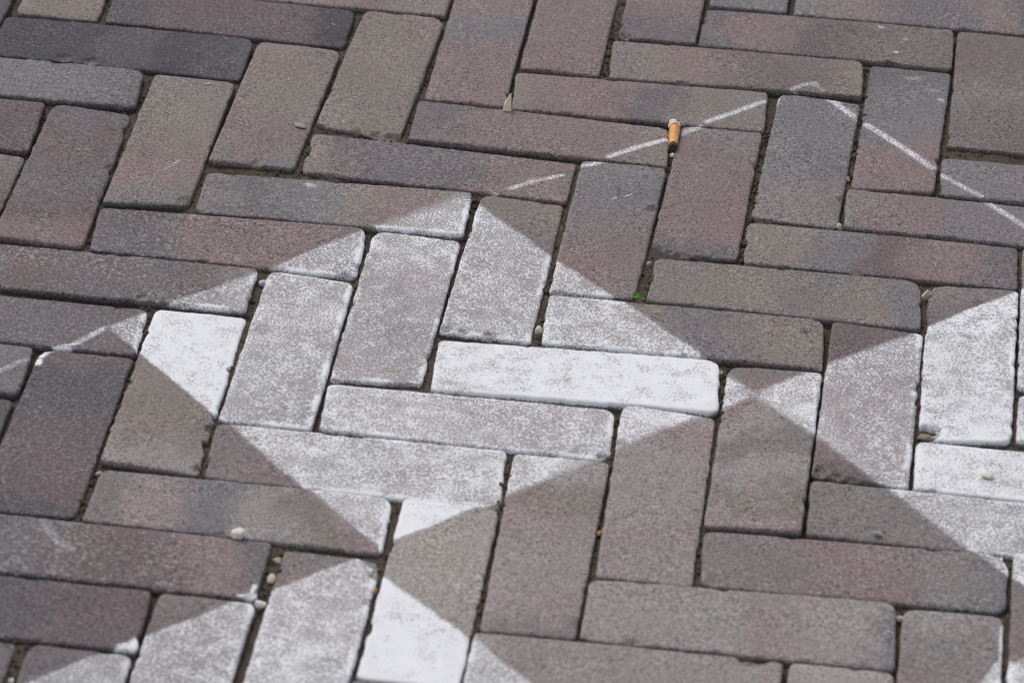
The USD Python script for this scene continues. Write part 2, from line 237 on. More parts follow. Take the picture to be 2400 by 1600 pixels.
BITES = [('V',8,-3,554.7,-196.5,10.8,5.6000000000000005),('V',5,0,343.0,13.9,8.1,4.0),('V',5,0,352.4,8.3,7.2,3.6),('V',5,0,364.6,6.3,8.1,3.2),('V',5,0,377.2,5.7,6.3,2.4000000000000004),('V',7,-4,485.0,-263.5,6.3,3.2),('V',7,-4,494.6,-267.5,6.75,3.2),('V',7,-4,505.8,-270.2,6.3,2.8000000000000003),('V',7,-4,515.7,-271.5,4.5,2.4000000000000004),('V',3,-2,208.4,-127.2,5.4,2.4000000000000004),('V',3,-2,220.2,-128.4,5.4,2.4000000000000004),('V',3,-2,240.2,-129.2,6.3,2.4000000000000004),('V',2,-3,140.0,-206.4,5.4,2.4000000000000004),('H',-2,4,66.6,276.2,5.4,2.4000000000000004),('V',1,2,129.7,141.0,8.1,4.0),('V',1,2,116.2,143.1,5.4,3.2),('V',1,2,99.6,145.2,4.5,2.4000000000000004),('H',-1,-1,127.7,-69.5,7.2,3.2),('V',4,5,284.1,340.6,7.2,4.0),('V',4,-1,281.6,-61.3,5.4,2.8000000000000003),('V',4,-1,293.7,-63.2,5.4,2.4000000000000004),('H',4,-8,455.9,-483.8,11.700000000000001,4.0),('H',1,1,92.9,71.5,6.3,3.2),('H',1,1,82.0,72.6,5.4,2.4000000000000004),('V',6,1,476.0,112.9,5.4,3.2),('V',4,-1,335.6,68.3,5.4,3.2),('V',5,-6,347.6,-254.8,5.4,3.2),('H',2,-4,336.7,-270.8,7.2,3.2),('H',3,3,269.8,200.0,5.4,2.4000000000000004),('H',3,3,243.2,199.5,4.5,2.4000000000000004),('H',4,4,339.6,270.4,5.4,2.4000000000000004),('H',-3,3,-144.1,215.1,6.3,2.4000000000000004),('H',-3,3,-121.7,213.9,5.4,2.4000000000000004),('V',-1,0,-7.9,14.5,7.2,2.4000000000000004),('H',0,0,48.0,-1.3,5.4,2.4000000000000004),('H',5,-1,384.0,-68.4,4.5,2.4000000000000004),('H',5,-1,424.1,-68.9,5.4,2.4000000000000004),('V',2,3,182.1,206.7,3.6,2.4000000000000004),('V',0,-5,67.9,-283.7,5.4,3.2),('V',0,-5,70.2,-334.0,6.3,2.4000000000000004),('H',5,-7,377.5,-479.0,5.4,2.4000000000000004),('V',2,-9,205.3,-435.6,6.3,3.2),('V',2,-9,206.3,-466.9,5.4,2.4000000000000004),('V',7,-4,544.2,-143.0,4.5,2.4000000000000004),('H',6,0,493.3,6.2,5.4,2.4000000000000004),('H',6,0,518.5,3.7,4.5,2.4000000000000004),('V',0,1,33.7,78.2,5.4,2.4000000000000004),('V',6,-5,411.5,-207.3,4.5,2.4000000000000004),('H',4,-2,462.0,-84.0,3.6,2.4000000000000004),('H',0,-6,98.7,-408.3,4.5,2.4000000000000004),('H',-2,-2,-12.6,-128.8,5.4,2.4000000000000004),('V',-2,-1,-73.3,53.6,4.5,2.4000000000000004)]
PEB = {'wedge': [209.0,201.0],'white': [109.1,-409.4],'joint': [273.1,-115.8],'oblong': [544.3,-14.4],'small': [475.6,73.5],'tiny': [477.8,146.1],'yellow': [596.8,-246.1],'chip': [56.4,142.0],'chip2': [526.4,-328.3],'dot': [546.3,-418.9],'tanlow': [139.2,-448.8],'whitelow': [137.2,-478.7],'tanup': [139.0,-426.8],'blue': [68.6,-85.9],'left': [-1.1,-588.2],'pink': [340.9,-5.7],'orange1': [343.8,-357.9],'orange2': [207.0,-450.4],'speck': [438.2,-281.3],'pinkl': [4.6,-351.6],'chunk': [553.5,-201.1],'seed': [339.2,-62.7],'crumb': [342.5,155.2],'sl1': [-25.1,194.3],'sl2': [316.2,85.1],'sl3': [306.6,78.7],'tan3': [404.8,-144.2],'tan4': [405.5,-162.8]}
BUTT = [[342.0,164.1],[339.9,206.8]]

# ---------------------------------------------------------------- helpers
def lin(*c):
    c = np.array(c, float) / 255
    return np.where(c <= 0.04045, c / 12.92, ((c + 0.055) / 1.055) ** 2.4)


TAKEN = {}


def path_for(name, parent='/World'):
    k = (parent, name)
    n = TAKEN.get(k, -1) + 1
    TAKEN[k] = n
    return f'{parent}/{name}' + (f'_{n:03d}' if n else '')


def tag(prim, label=None, category=None, group=None, kind=None):
    for k, v in (('label', label), ('category', category), ('group', group), ('kind', kind)):
        if v:
            prim.SetCustomDataByKey(k, v)
    return prim


def thing(name, label, category=None, group=None, kind=None, loc=(0, 0, 0), mat=None):
    x = UsdGeom.Xform.Define(stage, path_for(name))
    if mat is not None:
        x.AddTransformOp().Set(mat)
    elif any(loc):
        x.AddTranslateOp().Set(Gf.Vec3d(*map(float, loc)))
    tag(x.GetPrim(), label, category, group, kind)
    return str(x.GetPath())


def part(name, mesh, material, parent='/World', smooth=False, primvars=None):
    m = usdkit.mesh(stage, path_for(name, parent), mesh, material, smooth=smooth)
    for k, v in (primvars or {}).items():
        v = np.asarray(v, np.float32)
        if v.ndim == 2:
            UsdGeom.PrimvarsAPI(m).CreatePrimvar(k, Sdf.ValueTypeNames.Color3fArray, 'vertex').Set(Vt.Vec3fArray.FromNumpy(v))
        else:
            UsdGeom.PrimvarsAPI(m).CreatePrimvar(k, Sdf.ValueTypeNames.FloatArray, 'vertex').Set(Vt.FloatArray.FromNumpy(v))
    return m.GetPrim()


def fbm2(xy, scale, seed=0, octaves=3):
    """fbm in about [-1, 1] at points in the plane, scale in 1/m."""
    p = np.column_stack([xy[:, 0] * scale + 500 + seed * 17.3, xy[:, 1] * scale + 500, np.full(len(xy), seed * 3.77 + 9)])
    return (meshkit.fbm(p, octaves, seed % 97) - 0.5) * 2.2


def smoothstep(a, b, v):
    t = np.clip((v - a) / (b - a), 0, 1)
    return t * t * (3 - 2 * t)


# ---------------------------------------------------------------- materials
def brick_material():
    n = {
        'g': ('geometry', {}),
        'tint': ('attribute', {'attribute': 'tint'}),
        'mp': ('mapping', {'mapping_type': 'point', 'scale': (1.0, 1.25, 1.0)}),
        'fine': ('noise_texture', {'scale': 620.0, 'detail': 3.0, 'roughness': 0.7}),
        'finer': ('map_range', {'from_min': 0.30, 'from_max': 0.70, 'to_min': 0.22, 'to_max': 1.90, 'clamp': True}),
        'mid': ('noise_texture', {'scale': 210.0, 'detail': 3.0, 'roughness': 0.6}),
        'midr': ('map_range', {'from_min': 0.3, 'from_max': 0.7, 'to_min': 0.78, 'to_max': 1.24, 'clamp': True}),
        'mul': ('math', {'math_type': 'multiply'}),
        'c': ('mix_color', {'blend_type': 'multiply', 'fac': 1.0, 'use_clamp': False}),
        # pale mineral specks
        'vo': ('voronoi_texture', {'feature': 'f1', 'scale': 260.0, 'randomness': 1.0}),
        'sz': ('noise_texture', {'scale': 45.0, 'detail': 1.0}),
        'szr': ('map_range', {'from_min': 0.42, 'from_max': 0.72, 'to_min': 0.0, 'to_max': 0.33, 'clamp': True}),
        'sub': ('math', {'math_type': 'subtract'}),
        'sp': ('map_range', {'from_min': 0.0, 'from_max': 0.10, 'to_min': 0.0, 'to_max': 0.40, 'clamp': True}),
        'light': ('mix_color', {'blend_type': 'mix', 'b': tuple(lin(172, 168, 165)), 'use_clamp': False}),
        'gn': ('noise_texture', {'scale': 20.0, 'detail': 2.0}),
        'gr': ('map_range', {'from_min': 0.38, 'from_max': 0.60, 'to_min': 0.55, 'to_max': 1.0, 'clamp': True}),
        'gv': ('mix_float', {'a': 1.0}),
        'hn': ('noise_texture', {'scale': 310.0, 'detail': 2.0}),
        'hr': ('rgb_ramp', {'ramp': [(0.30, (1.06, 0.97, 0.965)), (0.5, (1.0, 1.0, 1.0)), (0.70, (0.95, 1.01, 1.035))]}),
        'hue': ('mix_color', {'blend_type': 'multiply', 'fac': 1.0, 'use_clamp': False}),
        'fleck': ('attribute', {'attribute': 'fleck'}),
        'fl': ('noise_texture', {'scale': 330.0, 'detail': 3.0, 'roughness': 0.7}),
        'flx': ('map_range', {'from_min': 0.53, 'from_max': 0.66, 'to_min': 0.0, 'to_max': 0.75, 'clamp': True}),
        'flm': ('math', {'math_type': 'multiply', 'use_clamp': True}),
        'flc': ('mix_color', {'blend_type': 'mix', 'b': tuple(lin(166, 162, 160)), 'use_clamp': False}),
        # pits
        'pit': ('map_range', {'from_min': 0.30, 'from_max': 0.41, 'to_min': 0.35, 'to_max': 1.0, 'clamp': True}),
        'pitn': ('noise_texture', {'scale': 560.0, 'detail': 1.0}),
        'dark': ('mix_color', {'blend_type': 'multiply', 'fac': 1.0, 'use_clamp': False}),
        'bh': ('math', {'math_type': 'multiply_add', 'value2': 0.6}),
        'bump': ('bump', {'strength': 0.7, 'distance': 0.0010}),
        'p': ('principled_bsdf', {'roughness': 0.82, 'specular_ior_level': 0.22}),
    }
    l = [('g.position', 'mp.vector'), ('mp.vector', 'fine.vector'), ('mp.vector', 'mid.vector'), ('g.position', 'vo.vector'), ('g.position', 'sz.vector'),
         ('g.position', 'pitn.vector'), ('tint.color', 'hue.a'), ('hn.fac', 'hr.fac'), ('hr.color', 'hue.b'), ('g.position', 'hn.vector'), ('fl.fac', 'flx.value'), ('g.position', 'fl.vector'), ('fleck.fac', 'flm.value1'), ('flx.result', 'flm.value2'), ('fine.fac', 'finer.value'), ('mid.fac', 'midr.value'), ('finer.result', 'mul.value1'), ('midr.result', 'mul.value2'),
         ('hue.result', 'c.a'), ('mul.value', 'gv.b'), ('g.position', 'gn.vector'), ('gn.fac', 'gr.value'), ('gr.result', 'gv.fac'), ('gv.result', 'c.b'), ('sz.fac', 'szr.value'), ('szr.result', 'sub.value1'), ('vo.distance', 'sub.value2'), ('sub.value', 'sp.value'),
         ('c.result', 'flc.a'), ('flm.value', 'flc.fac'), ('flc.result', 'light.a'), ('sp.result', 'light.fac'), ('pitn.fac', 'pit.value'), ('light.result', 'dark.a'), ('pit.result', 'dark.b'),
         ('fine.fac', 'bh.value1'), ('mid.fac', 'bh.value3'), ('bh.value', 'bump.height'), ('bump.normal', 'p.normal'), ('dark.result', 'p.base_color')]
    return usdkit.material(stage, '/World/Looks/worn_brick', n, l, surface='p.BSDF')


def chalk_material():
    n = {
        'g': ('geometry', {}),
        'd': ('attribute', {'attribute': 'chalk'}),
        'n1': ('noise_texture', {'scale': 640.0, 'detail': 3.0, 'roughness': 0.70}),
        'ex': ('map_range', {'from_min': 0.31, 'from_max': 0.69, 'to_min': 0.0, 'to_max': 1.0, 'clamp': True}),
        's': ('math', {'math_type': 'subtract'}),
        'k': ('math', {'math_type': 'multiply_add', 'value2': 2.6, 'value3': 0.40, 'use_clamp': True}),
        'w': ('map_range', {'range_type': 'smoothstep', 'from_min': 0.02, 'from_max': 0.22, 'to_min': 0.0, 'to_max': 1.0, 'clamp': True}),
        'kw': ('math', {'math_type': 'multiply'}),
        'hz': ('math', {'math_type': 'multiply', 'value2': 0.31}),
        'a': ('math', {'math_type': 'maximum'}),
        'cap': ('math', {'math_type': 'multiply', 'value2': 0.96, 'use_clamp': True}),
        'n3': ('noise_texture', {'scale': 62.0, 'detail': 4.0, 'roughness': 0.62}),
        'n3r': ('map_range', {'from_min': 0.3, 'from_max': 0.7, 'to_min': 0.62, 'to_max': 1.28, 'clamp': True}),
        'dn': ('math', {'math_type': 'multiply'}),
        'n2': ('noise_texture', {'scale': 90.0, 'detail': 2.0}),
        'col': ('rgb_ramp', {'ramp': [(0.0, tuple(lin(216, 217, 222))), (1.0, tuple(lin(234, 234, 238)))]}),
        'bump': ('bump', {'strength': 0.35, 'distance': 0.0006}),
        'p': ('principled_bsdf', {'roughness': 0.95, 'specular_ior_level': 0.1}),
        't': ('transparent_bsdf', {}),
        'm': ('mix_closure', {}),
    }
    l = [('g.position', 'n1.vector'), ('g.position', 'n2.vector'), ('n1.fac', 'ex.value'), ('g.position', 'n3.vector'), ('n3.fac', 'n3r.value'), ('d.fac', 'dn.value1'), ('n3r.result', 'dn.value2'), ('dn.value', 's.value1'), ('ex.result', 's.value2'), ('s.value', 'k.value1'),
         ('d.fac', 'w.value'), ('k.value', 'kw.value1'), ('w.result', 'kw.value2'), ('d.fac', 'hz.value1'), ('kw.value', 'a.value1'), ('hz.value', 'a.value2'),
         ('a.value', 'cap.value1'), ('n2.fac', 'col.fac'), ('col.color', 'p.base_color'), ('n1.fac', 'bump.height'), ('bump.normal', 'p.normal'),
         ('t.BSDF', 'm.closure1'), ('p.BSDF', 'm.closure2'), ('cap.value', 'm.fac')]
    return usdkit.material(stage, '/World/Looks/white_chalk', n, l, surface='m.closure')


def speckled(name, dark, light, scale, rough=0.9, bump=0.4, dist=0.001, detail=4.0):
    n = {'g': ('geometry', {}), 'n': ('noise_texture', {'scale': scale, 'detail': detail, 'roughness': 0.65}),
         'r': ('rgb_ramp', {'ramp': [(0.3, tuple(dark)), (0.7, tuple(light))]}),
         'b': ('bump', {'strength': bump, 'distance': dist}), 'p': ('principled_bsdf', {'roughness': rough, 'specular_ior_level': 0.3})}
    return usdkit.material(stage, f'/World/Looks/{name}', n, [('g.position', 'n.vector'), ('n.fac', 'r.fac'), ('r.color', 'p.base_color'), ('n.fac', 'b.height'), ('b.normal', 'p.normal')], surface='p.BSDF')


def grain_material(name, stops):
    n = {'g': ('geometry', {}), 'r': ('rgb_ramp', {'ramp': stops}), 'p': ('principled_bsdf', {'roughness': 0.9, 'specular_ior_level': 0.3})}
    return usdkit.material(stage, f'/World/Looks/{name}', n, [('g.random_per_island', 'r.fac'), ('r.color', 'p.base_color')], surface='p.BSDF')


BRICK = brick_material()
CHALK = chalk_material()
SAND = speckled('joint_soil', lin(44, 39, 34), lin(94, 83, 71), 480.0, dist=0.002, bump=0.8)
PALE = speckled('pale_stone', lin(176, 168, 150), lin(214, 208, 196), 260.0)
WHITE = speckled('white_stone', lin(205, 200, 190), lin(232, 228, 222), 300.0)
TAN = speckled('tan_stone', lin(150, 138, 116), lin(196, 184, 158), 300.0)
GREY = speckled('grey_stone', lin(128, 127, 124), lin(160, 158, 152), 400.0)
OCHRE = speckled('ochre_stone', lin(146, 108, 66), lin(188, 150, 104), 400.0)
ROSE = speckled('rose_stone', lin(166, 136, 120), lin(200, 180, 166), 400.0)
CLAY = speckled('broken_clay', lin(104, 92, 80), lin(164, 150, 134), 300.0, bump=0.9, dist=0.003)
GRIT_M = grain_material('grit', [(0.0, lin(72, 63, 51)), (0.3, lin(112, 99, 79)), (0.55, lin(150, 134, 106)), (0.83, lin(176, 160, 128)), (0.91, lin(150, 108, 72)), (1.0, lin(214, 204, 186))])

def fired(*c):
    """Body colour of a brick that reads as the given sRGB colour in daylight, its sheen taken off."""
    return np.maximum((lin(*c) - SHEEN) / GAIN, 0.012)


SHEEN, GAIN = 0.026, 1.08
TONE = {'K': fired(84, 82, 87), 'C': fired(97, 94, 98), 'S': fired(122, 118, 121), 'G': fired(127, 121, 121), 'L': fired(147, 140, 139), 'R': fired(131, 117, 117),
        'D': fired(110, 99, 102), 'B': fired(132, 123, 120), 'T': fired(158, 151, 148), 'P': fired(146, 134, 134), 'E': fired(120, 111, 109), 'm': fired(113, 108, 111), 'd': fired(114, 103, 105)}
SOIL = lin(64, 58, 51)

# ---------------------------------------------------------------- bricks
EDGE = 0.0036
RINGS = [0.2, 0.4, 0.57, 0.71, 0.82, 0.9, 0.96, 1.0]


def brick_mesh(quad, radii, seed, res, horizontal, rz=0.0016):
    """A worn paving brick whose top outline fills the given quad (TL, TR, BR, BL). Returns vertices, faces, s (0 top .. 1 arris .. 2 side) and the top's index count."""
    q = np.asarray(quad, float).reshape(4, 2) / 1000
    hx = (np.linalg.norm(q[1] - q[0]) + np.linalg.norm(q[2] - q[3])) / 4
    hy = (np.linalg.norm(q[3] - q[0]) + np.linalg.norm(q[2] - q[1])) / 4
    rng = np.random.default_rng(seed)
    nx, ny = max(3, round(2 * hx / res)), max(3, round(2 * hy / res))
    ix, iy = hx - EDGE, hy - EDGE
    gx, gy = np.meshgrid(np.linspace(-ix, ix, nx + 1), np.linspace(-iy, iy, ny + 1), indexing='ij')
    core = np.column_stack([gx.ravel(), gy.ravel()])
    idx = np.arange((nx + 1) * (ny + 1)).reshape(nx + 1, ny + 1)
    a, b, c, d = idx[:-1, :-1].ravel(), idx[1:, :-1].ravel(), idx[1:, 1:].ravel(), idx[:-1, 1:].ravel()
    faces = [np.column_stack([a, b, c]), np.column_stack([a, c, d])]
    loop = np.concatenate([idx[:-1, 0], idx[-1, :-1], idx[:0:-1, -1], idx[0, :0:-1]])
    L0 = core[loop]
    out = L0 * [hx / ix, hy / iy]
    # rounded corners in plan
    for (sx, sy), r in zip(((-1, 1), (1, 1), (1, -1), (-1, -1)), radii):
        r = max(r / 1000 * (rng.uniform(0.5, 1.0) if r <= 6 else rng.uniform(0.85, 1.05)), 0.0037)
        dx, dy = sx * out[:, 0] - (hx - r), sy * out[:, 1] - (hy - r)
        k = (dx > 0) & (dy > 0)
        m = np.maximum(dx[k], dy[k]); n = np.hypot(dx[k], dy[k])
        out[k, 0] = sx * (hx - r + dx[k] * m / n)
        out[k, 1] = sy * (hy - r + dy[k] * m / n)
    away = out - L0
    away /= np.linalg.norm(away, axis=1)[:, None]
    wob = 0.0006 * fbm2(out, 42, seed, 3) + 0.0009 * fbm2(out, 150, seed + 5, 3) + 0.0004 * fbm2(out, 430, seed + 6, 2)
    chip = np.clip(fbm2(out, 62, seed + 9, 3) - 0.36, 0, 1) * 0.0075
    out = out + away * (wob - chip + 0.0002)[:, None]
    verts, S, drop = [core], [np.zeros(len(core))], [np.zeros(len(core))]
    rzv = rz * (0.75 + 0.5 * np.clip(fbm2(out, 30, seed + 3, 2) * 0.5 + 0.5, 0, 1)) + chip * 1.2
    prev, base = loop, len(core)

    def ring(p, s, z):
        nonlocal prev, base
        cur = np.arange(base, base + len(p))
        verts.append(p); S.append(np.full(len(p), s)); drop.append(z)
        pa, pb, ca, cb = prev, np.roll(prev, -1), cur, np.roll(cur, -1)
        faces.extend([np.column_stack([pa, ca, cb]), np.column_stack([pa, cb, pb])])
        prev, base = cur, base + len(p)
    rings = RINGS if res < 0.01 else [0.5, 0.85, 1.0]
    for s in rings:
        ring(L0 + (out - L0) * s, s, rzv * (1 - (1 - min(s, 0.999) ** 3.4) ** 0.55))
    rough = 0.0005 * fbm2(out, 220, seed + 21, 2)
    ring(out + away * (0.0004 + rough)[:, None], 1.35, rzv + 0.0022)
    ring(out + away * (0.0004 - rough)[:, None], 1.7, rzv + 0.006)
    ring(out + away * 0.0004, 2.0, np.full(len(out), 0.055))
    p, S, drop = np.vstack(verts), np.concatenate(S), np.concatenate(drop)
    u, v = p[:, 0] / hx, p[:, 1] / hy
    w = np.column_stack([(1 - u) * (1 + v), (1 + u) * (1 + v), (1 + u) * (1 - v), (1 - u) * (1 - v)]) / 4
    xy = w @ q
    tilt = rng.normal(0, 0.0008, 2)
    top = 0.00035 * fbm2(p, 22, seed + 31, 3) + tilt[0] * u + tilt[1] * v - 0.0003 * (u * u + v * v) + 0.00016 * fbm2(p, 330, seed + 37, 2)
    zz = top - drop + rng.normal(0, 0.0004)
    return np.column_stack([xy, zz]), np.vstack(faces), S, np.column_stack([u, v])


def brick_tint(tones, uv, S, xy, seed, horizontal):
    t = (uv[:, 0] + 1) / 2 if horizontal else (1 - uv[:, 1]) / 2
    across = uv[:, 1] if horizontal else uv[:, 0]
    t = t + 0.15 * fbm2(xy, 22, seed + 41, 3) + 0.09 * fbm2(xy, 120, seed + 43, 2) + 0.03 * across * np.sin(seed)
    if any(c in 'GBRLTPSE' for c in tones):   # mixed firings only shade towards charcoal
        tones = tones.replace('C', 'm').replace('D', 'd')
    cols = np.array([TONE[c] for c in tones])
    f = np.clip(t, 0, 1) * (len(cols) - 1)
    i = np.clip(f.astype(int), 0, len(cols) - 2)
    k = smoothstep(0.12, 0.88, f - i)[:, None]
    c = cols[i] * (1 - k) + cols[i + 1] * k
    # fired blotches: patches drift towards charcoal or towards red
    bl = fbm2(xy, 34, seed + 51, 3)
    c = c * (1 + 0.11 * bl)[:, None]
    warm = np.clip(fbm2(xy, 20, seed + 61, 2), -1, 1)[:, None]
    c = c * (1 + warm * np.array([0.035, -0.012, -0.015]))
    # worn lighter arris, soil-coated sides
    edge = np.clip(1 - np.abs(S - 0.7) / 0.3, 0, 1) * (0.35 + 0.65 * np.clip(fbm2(xy, 60, seed + 71, 2) + 0.3, 0, 1))
    c = c * (1 + 0.10 * edge)[:, None]
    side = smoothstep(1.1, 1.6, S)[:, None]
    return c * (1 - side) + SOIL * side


def chipped(V, S, key, seed):
    """Breaks pieces out of the brick's edges where the survey lists a bite; returns the vertices and how broken each one is."""
    hurt = np.zeros(len(V))
    V = V.copy()
    for k, bx, by, x_, y_, r, depth in BITES:
        if (k, bx, by) != key:
            continue
        d = V[:, :2] - np.array([x_, y_]) / 1000
        d = np.linalg.norm(d, axis=1) * (1 + 0.38 * fbm2(V[:, :2], 120, seed + 3, 3)) / (r / 1000)
        w = smoothstep(1.0, 0.55, d)
        hurt = np.maximum(hurt, w)
        low = -depth / 1000 * w * (0.75 + 0.5 * np.clip(fbm2(V[:, :2], 200, seed + 4, 3), -1, 1))
        V[:, 2] = np.where(S < 1.6, np.minimum(V[:, 2], V[:, 2] + low), V[:, 2])
    return V, hurt


FLECK = {('H', 0, 0): 1.0, ('H', -1, -1): 1.0, ('H', -2, -2): 1.0, ('H', -4, 2): 0.6, ('H', -3, 3): 0.25, ('V', 6, 1): 0.8, ('H', 1, 1): 0.7, ('H', -1, -7): 0.9, ('H', 5, -7): 0.8, ('V', 7, -10): 0.8,
         ('H', 6, 6): 0.8, ('H', 7, -5): 0.9, ('H', 6, -6): 0.7, ('V', 8, -9): 0.7, ('H', 3, 3): 0.5, ('H', 2, 2): 0.6, ('V', 2, 3): 0.6, ('H', 8, 2): 0.6, ('H', 7, 1): 0.5, ('H', -3, -3): 0.7, ('V', -1, -6): 0.5}
PAVEMENT = thing('pavement', 'worn purple-brown brick pavement laid in herringbone bond', kind='structure')
LAID = []
for n, (k, bx, by, quad, tones, dens, radii) in enumerate(BRICKS):
    hor = k == 'H'
    V, F, S, UV = brick_mesh(quad, radii, 100 + n * 7, 0.0017, hor)
    V, hurt = chipped(V, S, (k, bx, by), 100 + n * 7)
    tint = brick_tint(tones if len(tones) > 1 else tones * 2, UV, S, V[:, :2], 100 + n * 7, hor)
    raw = np.clip(fbm2(V[:, :2], 90, 70 + n, 3) * 0.5 + 0.5, 0, 1)[:, None]
    raw = lin(82, 74, 69) * (1 - raw) + lin(134, 122, 113) * raw
    tint = tint * (1 - hurt[:, None] * 0.7) + raw * hurt[:, None] * 0.7
    fl = FLECK.get((k, bx, by), 0.30) * (0.55 + 0.75 * np.clip(fbm2(V[:, :2], 26, 900 + n, 2) + 0.4, 0, 1.2)) * (S < 1.2)
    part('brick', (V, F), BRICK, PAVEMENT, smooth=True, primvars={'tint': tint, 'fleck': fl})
    LAID.append((V, F, S, UV, dens, k, bx, by, hurt))
rng = np.random.default_rng(5)
RANDOM_TONES = ['GRCRG', 'BRRB', 'CRRG', 'GBBR', 'SCSC', 'RDDR', 'GGRB']
for n, (k, bx, by, quad) in enumerate(MARGIN):
    hor = k == 'H'
    V, F, S, UV = brick_mesh(quad, (6, 6, 6, 6), 3000 + n * 7, 0.011, hor)
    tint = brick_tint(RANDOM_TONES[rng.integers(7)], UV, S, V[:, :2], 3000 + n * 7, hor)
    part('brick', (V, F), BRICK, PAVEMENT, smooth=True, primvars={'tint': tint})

# the same bond carried on around the surveyed field, joined into one part
PITCH = 0.0683
near = {(k, x, y) for k, x, y, *_ in BRICKS} | {(k, x, y) for k, x, y, _ in MARGIN}
fv, ff, ft, base = [], [], [], 0
for j in range(-30, 31):
    for i in range(-90, 91):
        for k, bx, by, w, h in (('H', 3 * j + i, -3 * j + i, 3, 1), ('V', 3 + 3 * j + i, -2 - 3 * j + i, 1, 3)):
            cx, cy = (bx + w / 2) * PITCH, (by + h / 2) * PITCH
            if (k, bx, by) in near or not (-2.6 < cx < 3.0 and -2.6 < cy < 4.5):
                continue
            g = 0.0018
            x0, x1, y0, y1 = bx * PITCH + g, (bx + w) * PITCH - g, by * PITCH + g, (by + h) * PITCH - g
            b = 0.003
            v = []
            for z, e in ((0.0, b), (-b * 0.7, 0.0), (-0.05, 0.0)):
                v += [(x0 + e, y0 + e, z), (x1 - e, y0 + e, z), (x1 - e, y1 - e, z), (x0 + e, y1 - e, z)]
            f = [(0, 1, 2), (0, 2, 3)]
            for r in (0, 4):
                for a in range(4):
                    c = (a + 1) % 4
                    f += [(r + a, r + 4 + a, r + 4 + c), (r + a, r + 4 + c, r + c)]
            fv.append(np.array(v)); ff.append(np.array(f) + base); base += 12
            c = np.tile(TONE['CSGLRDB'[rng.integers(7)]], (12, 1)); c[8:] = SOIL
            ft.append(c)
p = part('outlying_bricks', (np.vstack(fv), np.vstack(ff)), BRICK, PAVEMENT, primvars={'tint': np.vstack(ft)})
tag(p, kind='stuff')

# ---------------------------------------------------------------- the soil bed in the joints, one sheet to the horizon
def seg_dist(xy, line):
    pts = np.asarray(line, float) / 1000
    best = np.full(len(xy), 9.0)
    for a, b in zip(pts[:-1], pts[1:]):
        ab = b - a
        t = np.clip(((xy - a) @ ab) / (ab @ ab), 0, 1)
        best = np.minimum(best, np.linalg.norm(xy - a - t[:, None] * ab, axis=1))
    return best


def bed_height(xy):
    h = -0.0052 + 0.0030 * fbm2(xy, 16, 7, 3) + 0.0012 * fbm2(xy, 260, 8, 2)
    near_frame = (np.abs(xy[:, 0] - 0.2) < 0.7) & (np.abs(xy[:, 1] + 0.05) < 0.8)
    up = np.zeros(len(xy))
    q = xy[near_frame]
    w = np.zeros(len(q))
    for line in GRIT:
        w = np.maximum(w, np.exp(-(seg_dist(q, line) / 0.012) ** 2))
    up[near_frame] = w
    return h * (1 - up) + up * (-0.0036 + 0.0011 * fbm2(xy, 240, 9, 2))


far = np.concatenate([np.geomspace(0.05, 300, 26)])
xs = np.concatenate([-0.36 - far[::-1], np.arange(-0.36, 0.78, 0.0026), 0.78 + far])
ys = np.concatenate([-0.70 - far[::-1], np.arange(-0.70, 0.56, 0.0026), 0.56 + far])
gx, gy = np.meshgrid(xs, ys, indexing='ij')
xy = np.column_stack([gx.ravel(), gy.ravel()])
hh = bed_height(xy)
idx = np.arange(len(xy)).reshape(gx.shape)
a, b, c, d = idx[:-1, :-1].ravel(), idx[1:, :-1].ravel(), idx[1:, 1:].ravel(), idx[:-1, 1:].ravel()
g = part('ground', (np.column_stack([xy, hh]), np.vstack([np.column_stack([a, b, c]), np.column_stack([a, c, d])])), SAND, smooth=True)
tag(g, 'dark sandy soil bed showing in the joints between the bricks', kind='structure')

# ---------------------------------------------------------------- chalk
def inside_distance(xy, poly):
    """Signed distance to a convex polygon, positive inside (clockwise or not)."""
    P = np.asarray(poly, float) / 1000
    area = 0.5 * np.sum(P[:, 0] * np.roll(P[:, 1], -1) - np.roll(P[:, 0], -1) * P[:, 1])
    if area < 0:
        P = P[::-1]
    d = np.full(len(xy), 9.0)
    for a, b in zip(P, np.roll(P, -1, axis=0)):
        u = (b - a) / np.linalg.norm(b - a)
        d = np.minimum(d, (xy - a) @ np.array([-u[1], u[0]]))
    return d


SOFT = {('H', 0, 0): 0.011, ('H', -3, -3): 0.003, ('V', 7, -4): 0.004, ('H', -2, -2): 0.0035, ('V', 4, -7): 0.006, ('V', 5, -6): 0.006, ('H', 7, -5): 0.004, ('V', 6, -5): 0.005}


ALONG = {('V', 2, -3): (1.45, 0.95, 0.80, 0.98), ('V', 3, -2): (1.2, 0.92, 0.95, 1.05), ('H', 3, -3): (0.85, 0.93, 1.04, 1.08), ('V', 1, -4): (1.1, 1.0, 0.9), ('H', 2, -4): (1.15, 0.95, 0.95),
         ('V', 8, -3): (1.0, 0.9, 1.08), ('V', 7, -4): (1.25, 0.85, 1.05), ('H', 1, -5): (0.95, 1.0, 1.1), ('H', 4, -2): (1.0, 1.1), ('V', 2, -9): (0.9, 1.1, 0.95), ('V', 5, -6): (1.2, 0.8), ('V', 4, -7): (1.1, 0.9)}


